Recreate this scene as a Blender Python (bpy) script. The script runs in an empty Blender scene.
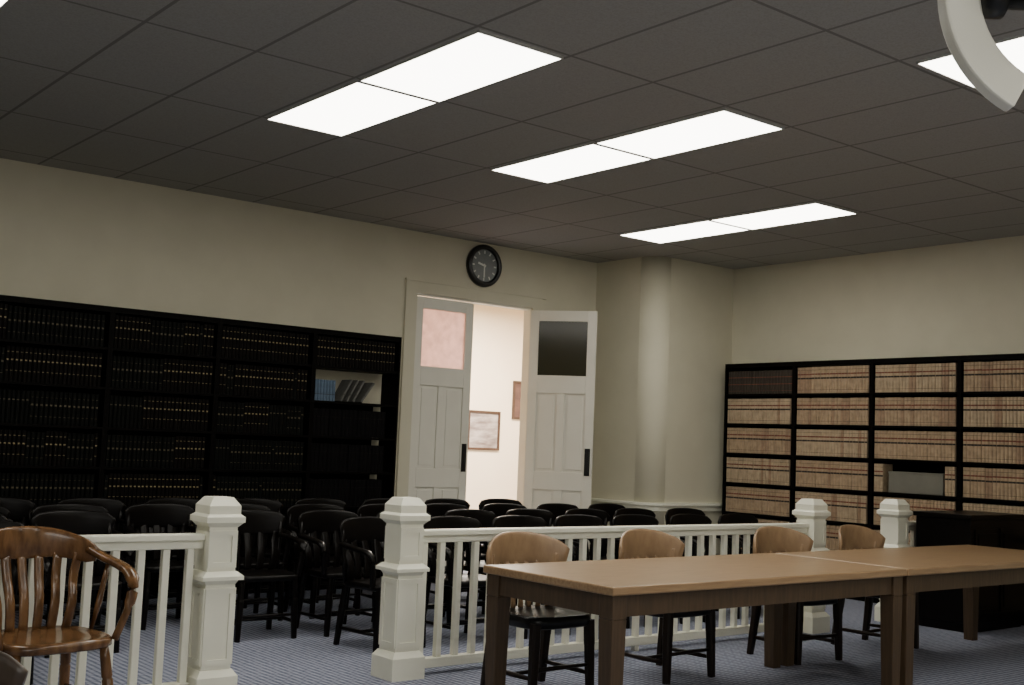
import bpy, bmesh, math, random
from mathutils import Vector, Matrix
random.seed(7)
SC=bpy.context.scene
COL=SC.collection
# ---------------------------------------------------------------- materials
def newmat(name):
    m=bpy.data.materials.new(name); m.use_nodes=True
    nt=m.node_tree; b=nt.nodes['Principled BSDF']; return m,nt,b
def N(nt,t,**k):
    n=nt.nodes.new(t)
    for a,v in k.items(): setattr(n,a,v)
    return n
def mat(name,col,rough=.6,col2=None,scale=8,stretch=(1,1,1),bump=0.0,spec=.5,metal=0,detail=4,lo=.35,hi=.65):
    m,nt,b=newmat(name)
    b.inputs['Roughness'].default_value=rough; b.inputs['Metallic'].default_value=metal
    b.inputs['Specular IOR Level'].default_value=spec
    tc=N(nt,'ShaderNodeTexCoord'); mp=N(nt,'ShaderNodeMapping'); mp.inputs['Scale'].default_value=stretch
    nt.links.new(tc.outputs['Object'],mp.inputs[0])
    no=N(nt,'ShaderNodeTexNoise'); no.inputs['Scale'].default_value=scale; no.inputs['Detail'].default_value=detail
    nt.links.new(mp.outputs[0],no.inputs['Vector'])
    cr=N(nt,'ShaderNodeValToRGB'); cr.color_ramp.elements[0].position=lo; cr.color_ramp.elements[1].position=hi
    c2=col2 or tuple(c*.9 for c in col)
    cr.color_ramp.elements[0].color=(*c2,1); cr.color_ramp.elements[1].color=(*col,1)
    nt.links.new(no.outputs['Fac'],cr.inputs[0]); nt.links.new(cr.outputs[0],b.inputs['Base Color'])
    if bump>0:
        bp=N(nt,'ShaderNodeBump'); bp.inputs['Strength'].default_value=bump; bp.inputs['Distance'].default_value=.01
        nt.links.new(no.outputs['Fac'],bp.inputs['Height']); nt.links.new(bp.outputs[0],b.inputs['Normal'])
    return m
M={}
M['wall']=mat('cream_plaster',(.585,.555,.43),.7,(.555,.525,.405),3,bump=.05)
M['paint']=mat('cream_gloss_paint',(.85,.84,.71),.4,(.82,.81,.68),5)
M['door']=mat('cream_door_paint',(.70,.68,.60),.45,(.67,.65,.57),4)
M['hall']=mat('cream_hall_plaster',(.86,.73,.55),.8,(.84,.70,.53),3)
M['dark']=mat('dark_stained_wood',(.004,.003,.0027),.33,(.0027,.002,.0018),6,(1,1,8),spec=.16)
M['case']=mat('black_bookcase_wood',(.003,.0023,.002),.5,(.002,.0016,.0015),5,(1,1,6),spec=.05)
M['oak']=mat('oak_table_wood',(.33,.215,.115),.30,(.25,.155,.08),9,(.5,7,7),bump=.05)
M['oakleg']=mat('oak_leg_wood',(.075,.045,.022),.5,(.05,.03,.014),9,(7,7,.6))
M['chair']=mat('brown_varnished_chair_wood',(.19,.095,.038),.18,(.08,.038,.015),8,(3,3,1))
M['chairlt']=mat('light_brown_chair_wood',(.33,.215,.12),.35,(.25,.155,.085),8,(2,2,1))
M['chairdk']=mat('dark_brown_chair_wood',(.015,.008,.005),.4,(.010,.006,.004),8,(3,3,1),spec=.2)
M['chairgr']=mat('grey_brown_chair_wood',(.085,.06,.045),.35,(.055,.04,.03),8,(3,3,1))
M['black']=mat('black_vinyl',(.004,.004,.005),.3,(.003,.003,.003),spec=.3)
M['blackm']=mat('black_metal',(.008,.008,.008),.3,(.006,.006,.006))
M['white']=mat('white_enamel',(.93,.91,.80),.35,(.92,.90,.79))
M['frame']=mat('dark_brown_frame',(.06,.03,.02),.4,(.04,.02,.012),12)
M['tframe']=mat('light_trim_metal',(.5,.5,.48),.4)
# carpet
def carpet():
    m,nt,b=newmat('blue_grey_carpet'); b.inputs['Roughness'].default_value=.95; b.inputs['Specular IOR Level'].default_value=.1
    tc=N(nt,'ShaderNodeTexCoord')
    v=N(nt,'ShaderNodeTexVoronoi'); v.inputs['Scale'].default_value=24; v.inputs['Randomness'].default_value=.12
    nt.links.new(tc.outputs['Object'],v.inputs['Vector'])
    cr=N(nt,'ShaderNodeValToRGB'); cr.color_ramp.elements[0].position=.15; cr.color_ramp.elements[1].position=.6
    cr.color_ramp.elements[0].color=(.37,.385,.46,1); cr.color_ramp.elements[1].color=(.075,.09,.145,1)
    nt.links.new(v.outputs['Distance'],cr.inputs[0]); nt.links.new(cr.outputs[0],b.inputs['Base Color'])
    return m
M['carpet']=carpet()
def ceil_mat(x0,px,y0,py):
    m,nt,b=newmat('acoustic_ceiling_tiles'); b.inputs['Roughness'].default_value=.9; b.inputs['Specular IOR Level'].default_value=.1
    tc=N(nt,'ShaderNodeTexCoord'); sp=N(nt,'ShaderNodeSeparateXYZ'); nt.links.new(tc.outputs['Object'],sp.inputs[0])
    outs=[]
    for ax,o,p in (('X',x0,px),('Y',y0,py)):
        s=N(nt,'ShaderNodeMath',operation='SUBTRACT'); nt.links.new(sp.outputs[ax],s.inputs[0]); s.inputs[1].default_value=o
        pp=N(nt,'ShaderNodeMath',operation='PINGPONG'); nt.links.new(s.outputs[0],pp.inputs[0]); pp.inputs[1].default_value=p/2
        l=N(nt,'ShaderNodeMath',operation='LESS_THAN'); nt.links.new(pp.outputs[0],l.inputs[0]); l.inputs[1].default_value=.011
        outs.append(l)
    mx=N(nt,'ShaderNodeMath',operation='MAXIMUM'); nt.links.new(outs[0].outputs[0],mx.inputs[0]); nt.links.new(outs[1].outputs[0],mx.inputs[1])
    no=N(nt,'ShaderNodeTexNoise'); no.inputs['Scale'].default_value=90; nt.links.new(tc.outputs['Object'],no.inputs['Vector'])
    cr=N(nt,'ShaderNodeValToRGB'); cr.color_ramp.elements[0].position=.35; cr.color_ramp.elements[1].position=.6
    cr.color_ramp.elements[0].color=(.335,.33,.31,1); cr.color_ramp.elements[1].color=(.375,.37,.348,1)
    nt.links.new(no.outputs['Fac'],cr.inputs[0])
    mi=N(nt,'ShaderNodeMix',data_type='RGBA'); nt.links.new(mx.outputs[0],mi.inputs[0]); nt.links.new(cr.outputs[0],mi.inputs[6]); mi.inputs[7].default_value=(.21,.205,.19,1)
    nt.links.new(mi.outputs[2],b.inputs['Base Color'])
    return m
M['ceil']=ceil_mat(3.555,.66,7.30,1.24)
def emis(name,col,s):
    m,nt,b=newmat(name); b.inputs['Base Color'].default_value=(*col,1); b.inputs['Emission Color'].default_value=(*col,1); b.inputs['Emission Strength'].default_value=s
    return m
M['lens']=emis('glowing_light_diffuser',(1,.96,.86),11)
def glass(name,col,trans,rough):
    m,nt,b=newmat(name); out=nt.nodes['Material Output']
    b.inputs['Base Color'].default_value=(*col,1); b.inputs['Roughness'].default_value=rough
    if trans:
        t=N(nt,'ShaderNodeBsdfTranslucent')
        tc=N(nt,'ShaderNodeTexCoord'); no=N(nt,'ShaderNodeTexNoise'); no.inputs['Scale'].default_value=14; no.inputs['Detail'].default_value=6
        nt.links.new(tc.outputs['Object'],no.inputs['Vector'])
        cr=N(nt,'ShaderNodeValToRGB'); cr.color_ramp.elements[0].position=.3; cr.color_ramp.elements[1].position=.7
        cr.color_ramp.elements[0].color=(*[c*.78 for c in col],1); cr.color_ramp.elements[1].color=(*col,1)
        nt.links.new(no.outputs['Fac'],cr.inputs[0]); nt.links.new(cr.outputs[0],t.inputs[0])
        mx=N(nt,'ShaderNodeMixShader'); mx.inputs[0].default_value=trans
        nt.links.new(b.outputs[0],mx.inputs[1]); nt.links.new(t.outputs[0],mx.inputs[2]); nt.links.new(mx.outputs[0],out.inputs[0])
    return m
M['frost']=glass('frosted_pink_glass',(.95,.76,.74),.85,.3)
M['reflglass']=glass('dark_reflection_glass',(.03,.028,.015),0,.12)  # dark reflection of the bookcases put into the pane colour
# ---------------------------------------------------------------- mesh helpers
def fin(bm,name,mats,parent=None,loc=None,smooth=False,bevel=0,data_only=False):
    bmesh.ops.recalc_face_normals(bm,faces=bm.faces)
    me=bpy.data.meshes.new(name); 
    if smooth:
        for f in bm.faces: f.smooth=True
    bm.to_mesh(me); bm.free()
    for m in (mats if isinstance(mats,(list,tuple)) else [mats]): me.materials.append(m)
    ob=bpy.data.objects.new(name,me); COL.objects.link(ob)
    if parent: ob.parent=parent
    if loc: ob.location=loc
    if bevel:
        bv=ob.modifiers.new('bevel','BEVEL'); bv.width=bevel; bv.segments=2; bv.limit_method='ANGLE'
    return ob
def box(bm,x0,x1,y0,y1,z0,z1,mi=0):
    v=[bm.verts.new(p) for p in ((x0,y0,z0),(x1,y0,z0),(x1,y1,z0),(x0,y1,z0),(x0,y0,z1),(x1,y0,z1),(x1,y1,z1),(x0,y1,z1))]
    for f in ((3,2,1,0),(4,5,6,7),(0,1,5,4),(1,2,6,5),(2,3,7,6),(3,0,4,7)):
        bm.faces.new([v[i] for i in f]).material_index=mi
def frustum(bm,cx,cy,z0,z1,w0,w1,mi=0):
    v=[]
    for z,w in ((z0,w0/2),(z1,w1/2)):
        v+= [bm.verts.new((cx+sx*w,cy+sy*w,z)) for sx,sy in ((-1,-1),(1,-1),(1,1),(-1,1))]
    for f in ((3,2,1,0),(4,5,6,7),(0,1,5,4),(1,2,6,5),(2,3,7,6),(3,0,4,7)):
        bm.faces.new([v[i] for i in f]).material_index=mi
def sweep(bm,pts,secs,hint=(0,0,1),n=8,power=1.0,mi=0):
    pts=[Vector(p) for p in pts]; rings=[]
    hint=Vector(hint)
    for i,p in enumerate(pts):
        t=(pts[min(i+1,len(pts)-1)]-pts[max(i-1,0)]).normalized()
        h=hint if abs(t.dot(hint))<.97 else Vector((0,1,0)) if abs(t.y)<.9 else Vector((1,0,0))
        a=t.cross(h).normalized(); b=a.cross(t).normalized()
        w,hh=secs[i] if isinstance(secs,list) else secs
        r=[]
        for k in range(n):
            an=2*math.pi*(k+.5)/n; c,s=math.cos(an),math.sin(an)
            c=math.copysign(abs(c)**power,c); s=math.copysign(abs(s)**power,s)
            r.append(bm.verts.new(p+a*c*w/2+b*s*hh/2))
        rings.append(r)
    for i in range(len(rings)-1):
        for k in range(n):
            bm.faces.new((rings[i][k],rings[i][(k+1)%n],rings[i+1][(k+1)%n],rings[i+1][k])).material_index=mi
    bm.faces.new(rings[0][::-1]).material_index=mi; bm.faces.new(rings[-1]).material_index=mi
def spline(pts,n=6):
    P=[Vector(p) for p in pts]; out=[]
    for i in range(len(P)-1):
        p0=P[max(i-1,0)];p1=P[i];p2=P[i+1];p3=P[min(i+2,len(P)-1)]
        for k in range(n):
            t=k/n
            out.append(.5*((2*p1)+(p2-p0)*t+(2*p0-5*p1+4*p2-p3)*t*t+(-p0+3*p1-3*p2+p3)*t**3))
    out.append(P[-1]); return out
def cyl(bm,p0,p1,r,n=20,mi=0):
    sweep(bm,[p0,p1],(2*r,2*r),n=n,mi=mi)
def empty(name,loc,rz=0,label=None,cat=None,group=None):
    e=bpy.data.objects.new(name,None); e.empty_display_size=.1; e.location=loc; e.rotation_euler=(0,0,rz); COL.objects.link(e)
    if label: e['label']=label
    if cat: e['category']=cat
    if group: e['group']=group
    return e
def struct(o): o['kind']='structure'; return o
def sbox(name,b,m):
    bm=bmesh.new(); box(bm,*b); return struct(fin(bm,name,m))
def copy_thing(src,loc,rz,label=None,scale=None):
    c=src.copy(); COL.objects.link(c); c.location=loc; c.rotation_euler=(0,0,rz)
    if scale: c.scale=(scale,)*3
    if label: c['label']=label
    for ch in src.children:
        k=ch.copy(); COL.objects.link(k); k.parent=c; k.matrix_parent_inverse.identity()
        for g in ch.children:
            kk=g.copy(); COL.objects.link(kk); kk.parent=k
    return c
# ---------------------------------------------------------------- constants
D=10.10; W=10.69; Z=3.6385; XL=-3.0; YB=-3.0; CA=1.32; CB=.98
DX0,DX1,DH=6.80,8.38,2.99; WT=.12
# ---------------------------------------------------------------- room shell
sbox('floor',(XL-.2,13.2,YB-.2,14.6,-.1,0),M['carpet'])
sbox('ceiling',(XL-.2,W+.2,YB-.2,D+WT,Z,Z+.1),M['ceil'])
bm=bmesh.new(); box(bm,XL-.2,DX0,D,D+WT,0,Z); box(bm,DX1,W+.2,D,D+WT,0,Z); box(bm,DX0,DX1,D,D+WT,DH,Z)
struct(fin(bm,'wall_back',M['wall']))
sbox('wall_right',(W,W+.2,YB-.2,D,0,Z),M['wall'])
sbox('wall_left',(XL-.2,XL,YB-.2,D,0,Z),M['wall'])
sbox('wall_front',(XL,W,YB-.2,YB,0,Z),M['wall'])
bm=bmesh.new(); box(bm,W-CA,W,D-CB,D,0,Z)
for e in [e for e in bm.edges if all(abs(v.co.x-(W-CA))<1e-5 and abs(v.co.y-(D-CB))<1e-5 for v in e.verts)]:
    bmesh.ops.bevel(bm,geom=[e],offset=.24,segments=14,affect='EDGES',profile=.5)
for f in bm.faces:
    if abs(f.normal.z)<.5: f.smooth=(f.calc_area()<.5)
struct(fin(bm,'wall_corner',M['wall'],smooth=False))
# hall beyond
sbox('wall_hall_back',(5.6,13.2,14.2,14.4,0,Z),M['hall'])
sbox('wall_hall_left',(5.4,5.6,D+WT,14.4,0,Z),M['hall'])
sbox('wall_hall_right',(13.0,13.2,D+WT,14.2,0,Z),M['hall'])
sbox('ceiling_hall',(5.4,13.2,D+WT,14.4,Z,Z+.1),M['hall'])
# baseboards and chair rail
sbox('baseboard_back',(XL,DX0-.14,D-.02,D,0,.2),M['paint'])
sbox('baseboard_right',(W-.02,W,YB,D-CB,0,.2),M['paint'])
bm=bmesh.new()
def ring_trim(off,z0,z1,r=.24):
    pts=[]; X=W-CA; Y=D-CB
    def path(o):
        P=[(X-o,D)]
        for i in range(9):
            a=math.pi+ (math.pi/2)*i/8
            P.append((X+r+math.cos(a)*(r+o),Y+r+math.sin(a)*(r+o)))
        P.append((W,Y-o)); return P
    A=path(off); B=path(-.001)
    va=[[bm.verts.new((x,y,z)) for x,y in A] for z in (z0,z1)]; vb=[[bm.verts.new((x,y,z)) for x,y in B] for z in (z0,z1)]
    for i in range(len(A)-1):
        bm.faces.new((va[0][i],va[0][i+1],va[1][i+1],va[1][i])); bm.faces.new((vb[0][i],vb[0][i+1],vb[1][i+1],vb[1][i]))
        bm.faces.new((va[1][i],va[1][i+1],vb[1][i+1],vb[1][i])); bm.faces.new((va[0][i],va[0][i+1],vb[0][i+1],vb[0][i]))
    for k in (0,-1): bm.faces.new((va[0][k],va[1][k],vb[1][k],vb[0][k]))
ring_trim(.03,.77,.83); ring_trim(.06,.83,.86); ring_trim(.025,0,.2)
struct(fin(bm,'trim_1',M['paint']))
# door casing
bm=bmesh.new()
for a,b in ((DX0-.14,DX0),(DX1,DX1+.14)):
    box(bm,a,b,D-.025,D,0,DH+.12)
box(bm,DX0,DX1,D-.025,D,DH,DH+.12)
box(bm,DX0-.15,DX1+.20,D-.035,D,DH+.12,DH+.14)
struct(fin(bm,'trim_2',M['wall']))
# jamb
bm=bmesh.new(); box(bm,DX0-.001,DX0+.015,D,D+WT,0,DH); box(bm,DX1-.01,DX1+.001,D,D+WT,0,DH); box(bm,DX0,DX1,D,D+WT,DH-.02,DH+.001)
struct(fin(bm,'trim_3',M['door']))
# door leaves: local x from 0..w, y 0..t, front -y
def leaf(name,w,flip,glassmat):
    H=DH-.04; t=.045
    bm=bmesh.new()
    sx=lambda a,b:(a,b) if not flip else (w-b,w-a)
    def B(a,b,z0,z1,y0=0,y1=t):
        p,q=sx(a,b); box(bm,p,q,y0,y1,z0,z1)
    st=.10
    B(0,st,0,H); B(w-st,w,0,H)
    rails=[(0,.25),(.95,1.15),(2.02,2.22),(H-.12,H)]
    for a,b in rails: B(st,w-st,a,b)
    mid=w/2
    B(mid-.045,mid+.045,.25,.95); B(mid-.045,mid+.045,1.15,2.02)
    for z0,z1 in ((.25,.95),(1.15,2.02)):
        for a,b in ((st,mid-.045),(mid+.045,w-st)):
            B(a,b,z0,z1,.015,t-.015)
            B(a+.03,b-.03,z0+.03,z1-.03,.008,t-.008)
    o=fin(bm,name,M['door'],bevel=.003); struct(o)
    bm=bmesh.new(); box(bm,st-.005,w-st+.005,.018,t-.018,2.215,H-.115); g=fin(bm,'glass_pane',glassmat,parent=o)
    bm=bmesh.new(); a,b=sx(w-.085,w-.025); box(bm,a,b,-.006,0,1.12,1.42)
    box(bm,a+.012,b-.012,-.012,-.006,1.14,1.40)
    fin(bm,'push_plate',M['blackm'],parent=o)
    return o
d1=leaf('door_1',.765,False,M['frost']); d1.location=(DX0+.016,D+.02,.01)
d2=leaf('door_2',.755,False,M['reflglass']); d2.location=(8.33,D-.05,.01); d2.rotation_euler=(0,0,math.radians(-52))
# ---------------------------------------------------------------- ceiling lights
def light(x,y,label):
    e=empty('ceiling_light',(x,y,Z),0,label,'ceiling light','recessed fluorescent panels')
    w,l=.60,1.21
    bm=bmesh.new()
    box(bm,0,w,-.010,0,-.017,-.001); box(bm,0,w,-l,-l+.010,-.017,-.001); box(bm,0,.008,-l,0,-.014,-.001); box(bm,w-.008,w,-l,0,-.014,-.001)
    fin(bm,'frame',M['tframe'],parent=e)
    bm=bmesh.new(); box(bm,.006,w-.006,-l+.009,-.009,-.014,-.003); fin(bm,'diffuser',M['lens'],parent=e)
    return e
LL='white glowing fluorescent ceiling panel with flat diffuser'
L0=light(3.59,7.29,LL)
for x,y in ((5.57,7.29),(8.21,8.53),(5.61,3.52),(.98,7.28),(3.60,3.52),(3.6,-.2),(6.9,-.2)):
    for j in (0,1):
        copy_thing(L0,(x,y-1.228*j,Z),0)
copy_thing(L0,(3.59,7.29-1.228,Z),0)
# ---------------------------------------------------------------- bookcases
CW=.975; BH=2.47; SP=.335; PL=.09
def bookcase(loc,rz,back,label):
    e=empty('bookcase',loc,rz,label,'bookcase','tall library bookcases along the walls')
    d=.30
    bm=bmesh.new(); box(bm,0,.022,0,d,0,BH); box(bm,CW-.022,CW-.001,0,d,0,BH); box(bm,.022,CW-.022,0,d,BH-.05,BH); box(bm,.022,CW-.022,.02,d,0,PL)
    fin(bm,'body',M['case'],parent=e)
    for k in range(7):
        z=PL+k*SP; bm=bmesh.new(); box(bm,.022,CW-.023,.004,d-.012,z,z+.022); fin(bm,'shelf',M['case'],parent=e)
    bm=bmesh.new()
    if back==1: box(bm,.022,CW-.023,d-.011,d-.001,PL,BH-.05)
    elif back==2: box(bm,.022,.86,d-.011,d-.001,PL,PL+5*SP); box(bm,.022,CW-.023,d-.011,d-.001,PL+6*SP,BH-.05)
    if back: fin(bm,'back_panel',M['case'],parent=e)
    else: bm.free()
    return e
LBY=D-.33
LX=[6.43-CW*(k+1) for k in range(6)]
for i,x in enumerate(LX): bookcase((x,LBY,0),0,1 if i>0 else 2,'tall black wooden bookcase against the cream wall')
RY=[8.93-CW*k for k in range(5)]
for y in RY: bookcase((W-.33,y,0),math.radians(-90),1,'tall black wooden bookcase full of tan law books')
# books
def bookmesh(name,w,h,d,cover,bands,page):
    bm=bmesh.new()
    zs=[0]; ms=[]
    cur=0
    for a,b,mi in bands:
        if a*h>cur: zs.append(a*h); ms.append(0)
        zs.append(b*h); ms.append(mi); cur=b*h
    zs.append(h); ms.append(0)
    prof=[(-w/2,d),(-w/2,.008),(-w/4,.001),(w/4,.001),(w/2,.008),(w/2,d)]
    rings=[[bm.verts.new((x,y,z)) for x,y in prof] for z in zs]
    dkb=name.startswith('dk')
    for i in range(len(zs)-1):
        for k in range(5):
            bm.faces.new((rings[i][k],rings[i][k+1],rings[i+1][k+1],rings[i+1][k])).material_index=ms[i] if (k==2 or (k in (1,3) and ms[i]==2)) or (not dkb and k in (1,2,3)) else 0
        bm.faces.new((rings[i][5],rings[i][0],rings[i+1][0],rings[i+1][5])).material_index=0
    bm.faces.new(rings[0][::-1]); bm.faces.new(rings[-1])
    return bm
def col(name,c,r=.6,spec=.3): 
    if name not in M: M[name]=mat(name,c,r,tuple(x*.75 for x in c),20,spec=spec)
    return M[name]
red=col('red_label',(.17,.05,.03)); blk=col('black_label',(.03,.022,.016)); gold=col('gold_band',(.24,.19,.10),.5); gold2=col('dull_gold_band',(.09,.072,.04),.5)
B_tan=[(.12,.13,2),(.54,.60,2),(.70,.75,1),(.88,.89,2)]
B_dk=[(.30,.315,1),(.60,.64,1),(.84,.855,1)]
B_dk2=[(.22,.235,1),(.55,.60,1),(.80,.81,1)]
kinds={
 'tan':(.036,.283,.19,[col('tan_cloth',(.38,.275,.175)),red,blk],B_tan,'tan law book with red and black spine labels'),
 'tan2':(.034,.28,.18,[col('buff_cloth',(.42,.32,.21)),red,blk],B_tan,'buff law book with red and dark spine labels'),
 'rose':(.036,.28,.19,[col('rose_cloth',(.31,.21,.135)),red,blk],B_tan,'darker tan law book with red and dark labels'),
 'olive':(.040,.26,.18,[col('olive_cloth',(.035,.027,.018)),red,blk],[(.12,.13,1),(.40,.43,1),(.56,.66,2),(.70,.73,1)],'dark olive law book with red spine bands'),
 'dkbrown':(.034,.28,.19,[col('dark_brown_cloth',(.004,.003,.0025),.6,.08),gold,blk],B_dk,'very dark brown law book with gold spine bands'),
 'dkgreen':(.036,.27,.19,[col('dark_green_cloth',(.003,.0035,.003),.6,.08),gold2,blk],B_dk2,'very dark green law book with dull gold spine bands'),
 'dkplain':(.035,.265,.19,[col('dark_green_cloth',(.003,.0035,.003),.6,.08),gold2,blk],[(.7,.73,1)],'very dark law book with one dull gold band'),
 'blackbk':(.044,.26,.19,[col('black_cloth',(.003,.0025,.003),.6,.08),gold,blk],[(.7,.705,2)],'plain black book with a smooth spine'),
 'blue':(.030,.20,.17,[col('blue_paper',(.10,.15,.22)),blk,gold],[(.3,.32,1)],'thin pale blue paperback volume'),
 'pale':(.022,.24,.18,[col('pale_paper',(.12,.12,.11)),blk,gold],[(.3,.32,1)],'thin grey paper volume leaning over'),
}
protos={}
def bmk(k):
    w,h,d,ms,b,l=kinds[k]
    return bookmesh(k,w,h,d,0,b,0)
def proto(k):
    if k not in protos:
        o=fin(bmk(k),'book',kinds[k][3]); me=o.data; bpy.data.objects.remove(o); me.name='book_'+k; protos[k]=me
    return protos[k]
def place(me_key,x,y,z,rz,tilt,group):
    o=bpy.data.objects.new('book',proto(me_key)); COL.objects.link(o)
    o.location=(x,y,z); o.rotation_euler=(0,tilt,rz)
    o['label']=kinds[me_key][5]; o['category']='book'; o['group']=group
    return o
slots=[]  # (side, kind, x,y,z,rz)
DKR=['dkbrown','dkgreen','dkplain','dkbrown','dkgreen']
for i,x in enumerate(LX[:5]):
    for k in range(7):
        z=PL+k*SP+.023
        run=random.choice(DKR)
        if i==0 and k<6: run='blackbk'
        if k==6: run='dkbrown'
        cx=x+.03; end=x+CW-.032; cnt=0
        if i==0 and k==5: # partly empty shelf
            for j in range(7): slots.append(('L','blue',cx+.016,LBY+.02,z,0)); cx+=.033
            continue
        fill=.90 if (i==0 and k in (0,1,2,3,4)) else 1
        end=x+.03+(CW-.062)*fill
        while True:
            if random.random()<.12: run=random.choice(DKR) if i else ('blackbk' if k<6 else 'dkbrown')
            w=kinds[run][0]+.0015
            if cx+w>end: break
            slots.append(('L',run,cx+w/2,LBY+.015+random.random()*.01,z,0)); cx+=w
for i,yy in enumerate(RY):
    for k in range(7):
        z=PL+k*SP+.023
        run=['tan','tan2','tan','tan2','tan','tan2','tan'][(k+i)%7]; base=run
        if k==6 and i==0: run='olive'
        c=.03; end=CW-.032
        if i==2 and k==3: 
            end=.16
        while True:
            if k==6 and i==0: run='olive'
            elif random.random()<.07: run='rose' if run!='rose' else base
            elif run=='rose' and random.random()<.5: run=base
            w=kinds[run][0]+.0015
            if c+w>end:
                if i==2 and k==3 and c<.5: c=.82; end=CW-.032; continue
                break
            slots.append(('R',run,W-.33+.015+random.random()*.006,yy-(c+w/2),z,math.radians(-90))); c+=w
GR={'L':'dark law books on the back wall shelves','R':'tan law books on the side wall shelves'}
def key(s):
    hid = s[4]<.75
    off = (s[0]=='L' and s[2]<2.6) or (s[0]=='R' and s[3]<5.3)
    return (s[1]!='blue', hid or off, s[2]**2+s[3]**2)
slots.sort(key=key)
NI=295
for s in slots[:NI]: place(s[1],s[2],s[3],s[4],s[5],0,GR[s[0]])
z=PL+5*SP+.0235
for dx,tl in ((.33,.5),(.40,.5),(.47,.5),(.56,.62)):
    w=kinds['pale'][0]/2
    place('pale',LX[0]+dx,LBY+.03,z+w*math.sin(tl),0,tl,GR['L'])
bm=bmesh.new(); mats=[]
for s in slots[NI:]:
    ms=kinds[s[1]][3]; t=bmk(s[1])
    bmesh.ops.transform(t,matrix=Matrix.Translation((s[2],s[3],s[4]))@Matrix.Rotation(s[5],4,'Z'),verts=t.verts)
    idx=[]
    for m in ms:
        if m not in mats: mats.append(m)
        idx.append(mats.index(m))
    for f in t.faces: f.material_index=idx[f.material_index]
    me=bpy.data.meshes.new('tmp'); t.to_mesh(me); t.free(); bm.from_mesh(me); bpy.data.meshes.remove(me)
o=fin(bm,'books',mats); o['kind']='stuff'; o['label']='tan and dark law books packed tightly in black bookcases'; o['category']='books'
# grey box in the gap of the right bookcase
bm=bmesh.new(); yb=RY[2]; z=PL+3*SP+.023
box(bm,W-.29,W-.10,yb-.79,yb-.19,z,z+.19); box(bm,W-.294,W-.10,yb-.794,yb-.186,z+.19,z+.21)
o=fin(bm,'document_box',mat('grey_cardboard',(.15,.145,.12),.8),bevel=.004); o['label']='grey lidded cardboard document box on a shelf'; o['category']='box'
# ---------------------------------------------------------------- clock
def clock():
    e=empty('wall_clock',(7.665,D,3.385),0,'round black-rimmed wall clock above the double door','clock')
    bm=bmesh.new(); n=48; R=.235
    prof=[(R-.055,-.045),(R-.04,-.055),(R-.01,-.05),(R,-.03),(R,-.002),(R-.055,-.002)]
    rings=[[bm.verts.new((r*math.cos(2*math.pi*k/n),y,r*math.sin(2*math.pi*k/n))) for r,y in prof] for k in range(n)]
    for k in range(n):
        for j in range(len(prof)):
            bm.faces.new((rings[k][j],rings[(k+1)%n][j],rings[(k+1)%n][(j+1)%len(prof)],rings[k][(j+1)%len(prof)]))
    fin(bm,'rim',M['blackm'],parent=e,smooth=True)
    bm=bmesh.new(); cyl(bm,(0,-.02,0),(0,-.004,0),R-.055,48); fin(bm,'clock_face',mat('grey_clock_face',(.22,.235,.235),.5),parent=e)
    bm=bmesh.new()
    for h in range(12):
        a=math.radians(30*h); r=R-.08
        T=Matrix.Rotation(a,4,'Y')
        t=bmesh.new(); box(t,-.008,.008,-.023,-.021,r-.022,r+.012)
        bmesh.ops.transform(t,matrix=T,verts=t.verts); me=bpy.data.meshes.new('t'); t.to_mesh(me); t.free(); bm.from_mesh(me); bpy.data.meshes.remove(me)
    fin(bm,'hour_mark',mat('pale_clock_marks',(.8,.8,.75),.5),parent=e)
    wm=mat('pale_clock_hand',(.9,.9,.85),.5)
    for nm,ang,L,w in (('minute_hand',180,.13,.016),('hour_hand',-75,.09,.022)):
        bm=bmesh.new(); box(bm,-w/2,w/2,-.028,-.025,-.02,L); bmesh.ops.transform(bm,matrix=Matrix.Rotation(math.radians(ang),4,'Y'),verts=bm.verts); fin(bm,nm,wm,parent=e)
clock()
# ---------------------------------------------------------------- pictures in hall
def picture(x,z,w,h,label,cols):
    e=empty('framed_picture',(x,14.2,z),0,label,'picture')
    bm=bmesh.new(); t=.035
    box(bm,-w/2,w/2,-.03,-.002,-h/2,-h/2+t); box(bm,-w/2,w/2,-.03,-.002,h/2-t,h/2); box(bm,-w/2,-w/2+t,-.03,-.002,-h/2+t,h/2-t); box(bm,w/2-t,w/2,-.03,-.002,-h/2+t,h/2-t)
    fin(bm,'frame',M['frame'],parent=e)
    bm=bmesh.new(); box(bm,-w/2+t,w/2-t,-.012,-.002,-h/2+t,h/2-t)
    fin(bm,'print',mat('pale_landscape_print',cols[0],.6,cols[1],3,(1,1,4)),parent=e)
picture(10.91,1.64,.62,.60,'pale landscape print in a thin brown frame on cream wall',((.42,.36,.33),(.15,.11,.10)))
picture(11.76,2.14,.60,.60,'sepia print in a dark brown frame on cream wall',((.12,.06,.045),(.07,.035,.03)))
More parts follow.
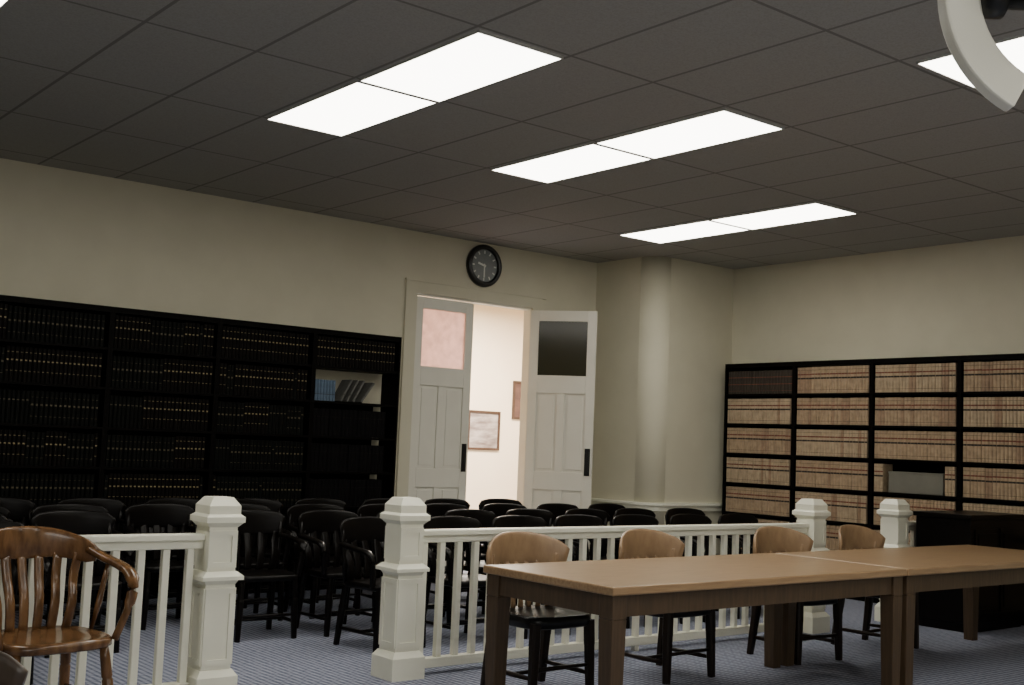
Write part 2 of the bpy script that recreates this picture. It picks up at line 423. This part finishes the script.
# ---------------------------------------------------------------- balustrade
R=6.05; PX=[2.83,4.07,8.15,9.37]
def post(x):
    e=empty('newel_post',(x,R,0),0,'cream painted square newel post with stepped cap','post','newel posts of the courtroom railing')
    bm=bmesh.new()
    frustum(bm,0,0,0,.13,.235,.235); frustum(bm,0,0,.13,.165,.235,.185); frustum(bm,0,0,.165,.62,.172,.172)
    frustum(bm,0,0,.62,.645,.172,.20); frustum(bm,0,0,.645,.665,.24,.24); frustum(bm,0,0,.665,.69,.24,.18)
    frustum(bm,0,0,.69,.93,.165,.165)
    for s in (1,-1):
        for z0,z1 in ((.19,.60),(.71,.91)):
            w=.165/2 if z0>.5 else .172/2
            for ax in (0,1):
                if ax==1 and z0>.5: continue
                def bx(a,b,z0,z1):
                    o0,o1=sorted((s*w,s*(w+.008)))
                    if ax==0: box(bm,a,b,o0,o1,z0,z1)
                    else: box(bm,o0,o1,a,b,z0,z1)
                bx(-w,-w+.03,z0,z1); bx(w-.03,w,z0,z1); bx(-w+.03,w-.03,z0,z0+.03); bx(-w+.03,w-.03,z1-.03,z1)
    fin(bm,'shaft',M['paint'],parent=e)
    bm=bmesh.new()
    frustum(bm,0,0,.93,.955,.17,.215); frustum(bm,0,0,.955,.985,.225,.225); frustum(bm,0,0,.985,1.0,.225,.185); frustum(bm,0,0,1.0,1.045,.185,.185); frustum(bm,0,0,1.045,1.09,.185,.12)
    fin(bm,'cap',M['paint'],parent=e)
for x in PX: post(x)
def railing(x0,x1,label):
    e=empty('balustrade',(x0,R,0),0,label,'railing'); L=x1-x0
    bm=bmesh.new(); box(bm,0,L,-.045,.045,.855,.89); box(bm,0,L,-.025,.025,.81,.855); fin(bm,'handrail',M['paint'],parent=e,bevel=.006)
    bm=bmesh.new(); box(bm,.037,L-.037,-.03,.03,.04,.10); fin(bm,'bottom_rail',M['paint'],parent=e,bevel=.004)
    n=int(L/.132); st=L/n
    bm=bmesh.new(); box(bm,-.02,.02,-.02,.02,.10,.81); b0=fin(bm,'baluster',M['paint'],parent=e,bevel=.004); b0.location=(st/2,0,0)
    for i in range(1,n):
        b=b0.copy(); COL.objects.link(b); b.location=((i+.5)*st,0,0)
    for xx in (.06,L-.06) if L<2 else (.06,L/2,L-.06):
        bm=bmesh.new(); box(bm,xx-.02,xx+.02,-.02,.02,0,.04); fin(bm,'foot',M['paint'],parent=e)
RO=.0835
railing(-1.2,PX[0]-RO,'cream painted wooden railing with square balusters')
railing(PX[1]+RO,PX[2]-RO,'long cream painted wooden railing behind the table chairs')
railing(PX[3]+RO,W-.36,'short cream painted wooden railing by the bookcases')
# ---------------------------------------------------------------- tables
def table(x0,x1,y0,y1,label):
    e=empty('table',((x0+x1)/2,(y0+y1)/2,0),0,label,'table','long oak conference tables')
    w=(x1-x0)/2; d=(y1-y0)/2
    bm=bmesh.new(); box(bm,-w,w,-d,d,.72,.765); fin(bm,'tabletop',M['oak'],parent=e,bevel=.008)
    bm=bmesh.new()
    i=.035
    box(bm,-w+i+.06,w-i-.06,-d+i,-d+i+.025,.61,.72); box(bm,-w+i+.06,w-i-.06,d-i-.025,d-i,.61,.72)
    box(bm,-w+i,-w+i+.025,-d+i+.06,d-i-.06,.61,.72); box(bm,w-i-.025,w-i,-d+i+.06,d-i-.06,.61,.72)
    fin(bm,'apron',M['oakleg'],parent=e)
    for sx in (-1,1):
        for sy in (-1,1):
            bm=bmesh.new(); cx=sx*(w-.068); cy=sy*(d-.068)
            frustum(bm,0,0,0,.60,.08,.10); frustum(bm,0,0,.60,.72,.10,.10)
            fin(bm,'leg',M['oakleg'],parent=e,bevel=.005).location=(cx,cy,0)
table(4.05,6.605,4.17,5.22,'long light oak table with square legs')
table(6.615,9.16,4.17,5.22,'second long light oak table butted end to end')
# ---------------------------------------------------------------- chairs
def chair(name,loc,rz,wood,seatm,label,cat='chair',group=None,scale=1,wood2=None,arms=True,crest=.125,style=0,legs=0,slat=.034,taper=.45,cw=.285):
    e=empty(name,loc,rz,label,cat,group); e.scale=(scale,)*3
    wood2=wood2 or wood
    # seat
    bm=bmesh.new(); n=32; rows=[]
    pw=.4 if style else .55
    def out(k,f,z,dip=0):
        a=2*math.pi*k/n; c,s=math.cos(a),math.sin(a)
        x=.245*math.copysign(abs(c)**pw,c)*(1-.10*max(s,0)); y=.225*math.copysign(abs(s)**pw,s)
        return (x*f,y*f,z-dip)
    lo=.385 if legs else .41
    for f,z in ((.93,lo),(1,lo+.01),(1,.445),(.95,.455),(.7,.445),(.35,.438)):
        rows.append([bm.verts.new(out(k,f,z)) for k in range(n)])
    for i in range(len(rows)-1):
        for k in range(n): bm.faces.new((rows[i][k],rows[i][(k+1)%n],rows[i+1][(k+1)%n],rows[i+1][k]))
    bm.faces.new(rows[0][::-1]); bm.faces.new(rows[-1])
    fin(bm,'seat',seatm,parent=e,smooth=True)
    # legs
    sq=style or legs
    for sx in (-1,1):
        for sy in (-1,1):
            if sq: top=Vector((sx*.20,sy*.18,.42)); bot=Vector((sx*.215,sy*(.19 if sy<0 else .235),0)); R_=[.056 if legs else .04]*4+([.053,.050,.046,.042] if legs else [.045,.042,.038,.036])
            else: top=Vector((sx*.185,sy*.165,.42)); bot=Vector((sx*.235,sy*(.215 if sy<0 else .25),0)); R_=(.034,.042,.046,.038,.046,.044,.032,.03)
            bm=bmesh.new(); P=[top.lerp(bot,t) for t in (0,.1,.3,.32,.34,.6,.85,1)]
            sweep(bm,P,[(r,r) for r in R_],n=8 if sq else 10,power=.5 if sq else 1); fin(bm,'leg',wood,parent=e,smooth=not sq)
    bm=bmesh.new(); s1=.208
    sz=.12 if sq else .19
    for sx in (-1,1): sweep(bm,[(sx*s1,-.19,sz),(sx*.212,0,sz),(sx*s1,.205,sz)],[(.018,.022),(.028,.03),(.018,.022)],n=8)
    sweep(bm,[(-.213,0,sz),(0,0,sz),(.213,0,sz)],[(.018,.018),(.026,.026),(.018,.018)],n=8)
    sweep(bm,[(-.20,-.188,sz+.05),(0,-.188,sz+.05),(.20,-.188,sz+.05)],[(.018,.018),(.026,.026),(.018,.018)],n=8)
    fin(bm,'stretcher',wood,parent=e,smooth=True)
    # backrest : crest + slats
    bm=bmesh.new(); cp=[];cs=[]
    if style: cw=.265
    for i in range(25):
        u=-1+2*i/24; x=cw*u; y=.265-.13*u*u if not style else .25-.06*u*u
        end=max(0,abs(u)-.85)/.15
        if style: zt=.885-.03*abs(u)**3-.03*end; hb=crest-.03*abs(u)**2-.05*end
        else: zt=.885-.085*abs(u)**2.6-.012*end; hb=crest-(crest*taper)*abs(u)**1.5-.03*end*end
        cp.append((x,y,zt-hb/2)); cs.append((.026,hb))
    sweep(bm,cp,cs,n=12,power=.55)
    ns=5 if style else 7
    for i in range(ns):
        u=(i-(ns-1)/2)/((ns-1)/2)
        zt=.885-crest+.03
        yb=(.265-.13*(.225*u/cw)**2) if not style else (.25-.06*(.225*u/cw)**2)
        pts=spline([(.175*u,.195-.03*u*u,.44),(.19*u,.20-.05*u*u,.56),(.208*u,(yb+.20)/2,.66),(.222*u,yb,max(.70,zt))],3)
        sweep(bm,pts,(slat,.012),hint=(0,1,0),n=8,power=.6)
    if not arms:
        for sx in (-1,1):
            sweep(bm,spline([(sx*.215,.17,.435),(sx*.228,.175,.58),(sx*.242,.175,.70),(sx*.25,.17,.76)],3),(.038,.026),hint=(0,1,0),n=8)
    fin(bm,'backrest',wood2,parent=e,smooth=True)
    if arms:
      for sx in (-1,1):
        bm=bmesh.new()
        if style:
            pts=spline([(sx*.245,.19,.70),(sx*.265,.08,.69),(sx*.275,-.04,.68),(sx*.272,-.13,.665),(sx*.262,-.165,.62),(sx*.25,-.16,.54),(sx*.235,-.15,.435)],4)
        else:
            pts=spline([(sx*.262,.16,.785),(sx*.29,.08,.755),(sx*.308,-.02,.732),(sx*.312,-.11,.705),(sx*.304,-.16,.65),(sx*.285,-.16,.56),(sx*.245,-.14,.435)],4)
        k=len(pts); sweep(bm,pts,[(.058 if i<k*.6 else .045,.032) for i in range(k)],n=10,power=.7)
        if style: sweep(bm,[(sx*.215,.17,.435),(sx*.228,.175,.58),(sx*.242,.195,.72),(sx*.245,.20,.80)],(.036,.032),hint=(0,1,0),n=8)
        else: sweep(bm,[(sx*.225,.04,.435),(sx*.262,.045,.57),(sx*.295,.05,.74)],[(.018,.018),(.028,.028),(.018,.018)],n=8)
        fin(bm,'armrest',wood,parent=e,smooth=True)
    return e
ch=chair('armchair',(1.76,5.50,0),math.radians(8),M['chair'],M['chair'],'glossy golden brown wooden captain chair with bent arms',scale=1.09,crest=.145,slat=.042,taper=.4)
ch2=chair('chair',(.755,3.17,0),math.radians(5),M['chairgr'],M['chairgr'],'grey-brown wooden chair with curved top rail',scale=.985,arms=False,crest=.14)
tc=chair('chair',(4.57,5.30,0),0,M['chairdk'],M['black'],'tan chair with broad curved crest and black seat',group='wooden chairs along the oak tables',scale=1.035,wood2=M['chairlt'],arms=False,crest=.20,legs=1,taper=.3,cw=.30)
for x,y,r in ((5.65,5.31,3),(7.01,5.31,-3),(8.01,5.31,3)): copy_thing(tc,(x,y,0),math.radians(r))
dc=chair('armchair',(4.55,6.98,0),math.radians(8),M['dark'],M['dark'],'black stained wooden armchair in the audience rows',group='dark audience chairs in rows',scale=1.0,crest=.19,style=1,slat=.06)
for ri,(y,xs) in enumerate(((6.98,[5.24,5.90,6.56,7.22,7.88,8.54]+[-.2,.5,1.2,1.9]),
              (7.72,[3.95,4.62,5.29,5.96,6.63,7.30,7.97,8.64]+[-.1,.6,1.3,2.0,2.68]),
              (8.46,[.1,.8,1.5,2.2,2.9,3.58,4.25,4.92,5.59,6.26,6.93,7.6,8.27]),
              (9.20,[1.9,2.6,3.3,4.0,4.7,5.4,6.1,6.8,7.5]))):
    for x in xs:
        copy_thing(dc,(x+random.uniform(-.015,.015),y+random.uniform(-.03,.03),0),math.radians(random.uniform(-3,3)))
# ---------------------------------------------------------------- dark desk by the rail
def desk():
    e=empty('desk',(9.84,5.58,0),0,'tall dark wooden panelled desk beside the railing','desk')
    w,d,h=.46,.26,1.0
    bm=bmesh.new(); box(bm,-w-.02,w+.02,-d-.02,d+.02,h-.04,h); fin(bm,'desktop',M['dark'],parent=e,bevel=.006)
    bm=bmesh.new(); box(bm,-w,w,-d,d,.08,h-.04); box(bm,-w+.02,w-.02,-d+.02,d-.02,0,.08)
    for i in range(2):
        a=-w+.04+i*(2*w-.08)/2+.02; b=a+(2*w-.08)/2-.04
        box(bm,a,b,-d-.012,-d,.16,.88); box(bm,a+.04,b-.04,-d-.02,-d-.012,.20,.84)
    fin(bm,'body',M['dark'],parent=e,bevel=.003)
desk()
# ---------------------------------------------------------------- hanging spotlight with white curved yoke
def yoke():
    C=Vector((2.925,1.378,2.65))
    e=empty('ceiling_spotlight',(C.x,C.y,Z),0,'white curved yoke with dark lamp head hanging from ceiling','spotlight')
    O=Vector((C.x,C.y,Z))
    a=Vector((.78,-.626,0)); z=Vector((0,0,1)); nrm=Vector((.626,.78,0))
    bm=bmesh.new(); n=28; rings=[]
    for i in range(n+1):
        t=math.radians(241-i*151/n)
        c,s=math.cos(t),math.sin(t)
        r=[]
        for rr,dd in ((.250,-.015),(.350,-.03),(.354,.02),(.248,.02)):
            r.append(bm.verts.new(C-O+(a*c+z*s)*rr+nrm*dd))
        rings.append(r)
    for i in range(n):
        for k in range(4): bm.faces.new((rings[i][k],rings[i][(k+1)%4],rings[i+1][(k+1)%4],rings[i+1][k]))
    bm.faces.new(rings[0]); bm.faces.new(rings[-1])
    fin(bm,'yoke',M['white'],parent=e,bevel=.008)
    bm=bmesh.new(); cyl(bm,C-O+z*.33,Vector((0,0,-.02)),.015); cyl(bm,Vector((0,0,-.03)),Vector((0,0,-.001)),.07); fin(bm,'hanging_rod',M['white'],parent=e)
    bm=bmesh.new(); p=C-O-z*.01
    sweep(bm,[p-a*.262,p-a*.25,p-a*.245,p-a*.19,p-a*.185,p-a*.1,p],[(.03,.03),(.04,.04),(.11,.11),(.11,.11),(.06,.06),(.06,.06),(.06,.06)],n=16)
    q=p+z*.02
    sweep(bm,[q-nrm*.13,q-nrm*.12,q+nrm*.02,q+nrm*.1,q+nrm*.11],[(.16,.16),(.2,.2),(.17,.17),(.1,.1),(.04,.04)],n=20)
    fin(bm,'lamp_head',M['blackm'],parent=e,smooth=True)
yoke()
# ---------------------------------------------------------------- lights
def area(name,loc,rot,sx,sy,p,c):
    l=bpy.data.lights.new(name,'AREA'); l.shape='RECTANGLE'; l.size=sx; l.size_y=sy; l.energy=p; l.color=c
    o=bpy.data.objects.new(name,l); o.location=loc; o.rotation_euler=rot; COL.objects.link(o); return o
area('hall_lamp',(10.0,12.2,3.5),(0,0,0),2.5,1.5,720,(1,.91,.78))
area('rear_fill_light',(1.0,-2.6,1.9),(math.radians(90),0,math.radians(-20)),5,1.8,105,(1,.98,.91))  # unseen fill lamp added behind the camera to brighten the room
w=bpy.data.worlds.new('w'); SC.world=w; w.use_nodes=True; w.node_tree.nodes['Background'].inputs[0].default_value=(.5,.55,.6,1); w.node_tree.nodes['Background'].inputs[1].default_value=.05
# ---------------------------------------------------------------- camera
cam=bpy.data.cameras.new('camera'); co=bpy.data.objects.new('camera',cam); COL.objects.link(co)
cam.sensor_width=36; cam.lens=1163.38/1024*36; cam.clip_start=.05
t,p,r=.6769,.0874,.0405
fw=Vector((math.sin(t)*math.cos(p),math.cos(t)*math.cos(p),math.sin(p)))
r0=Vector((math.cos(t),-math.sin(t),0)); u0=r0.cross(fw)
rt=math.cos(r)*r0+math.sin(r)*u0; up=-math.sin(r)*r0+math.cos(r)*u0
mw=Matrix(((rt.x,up.x,-fw.x,0),(rt.y,up.y,-fw.y,0),(rt.z,up.z,-fw.z,1.4425),(0,0,0,1)))
co.matrix_world=mw
SC.camera=co
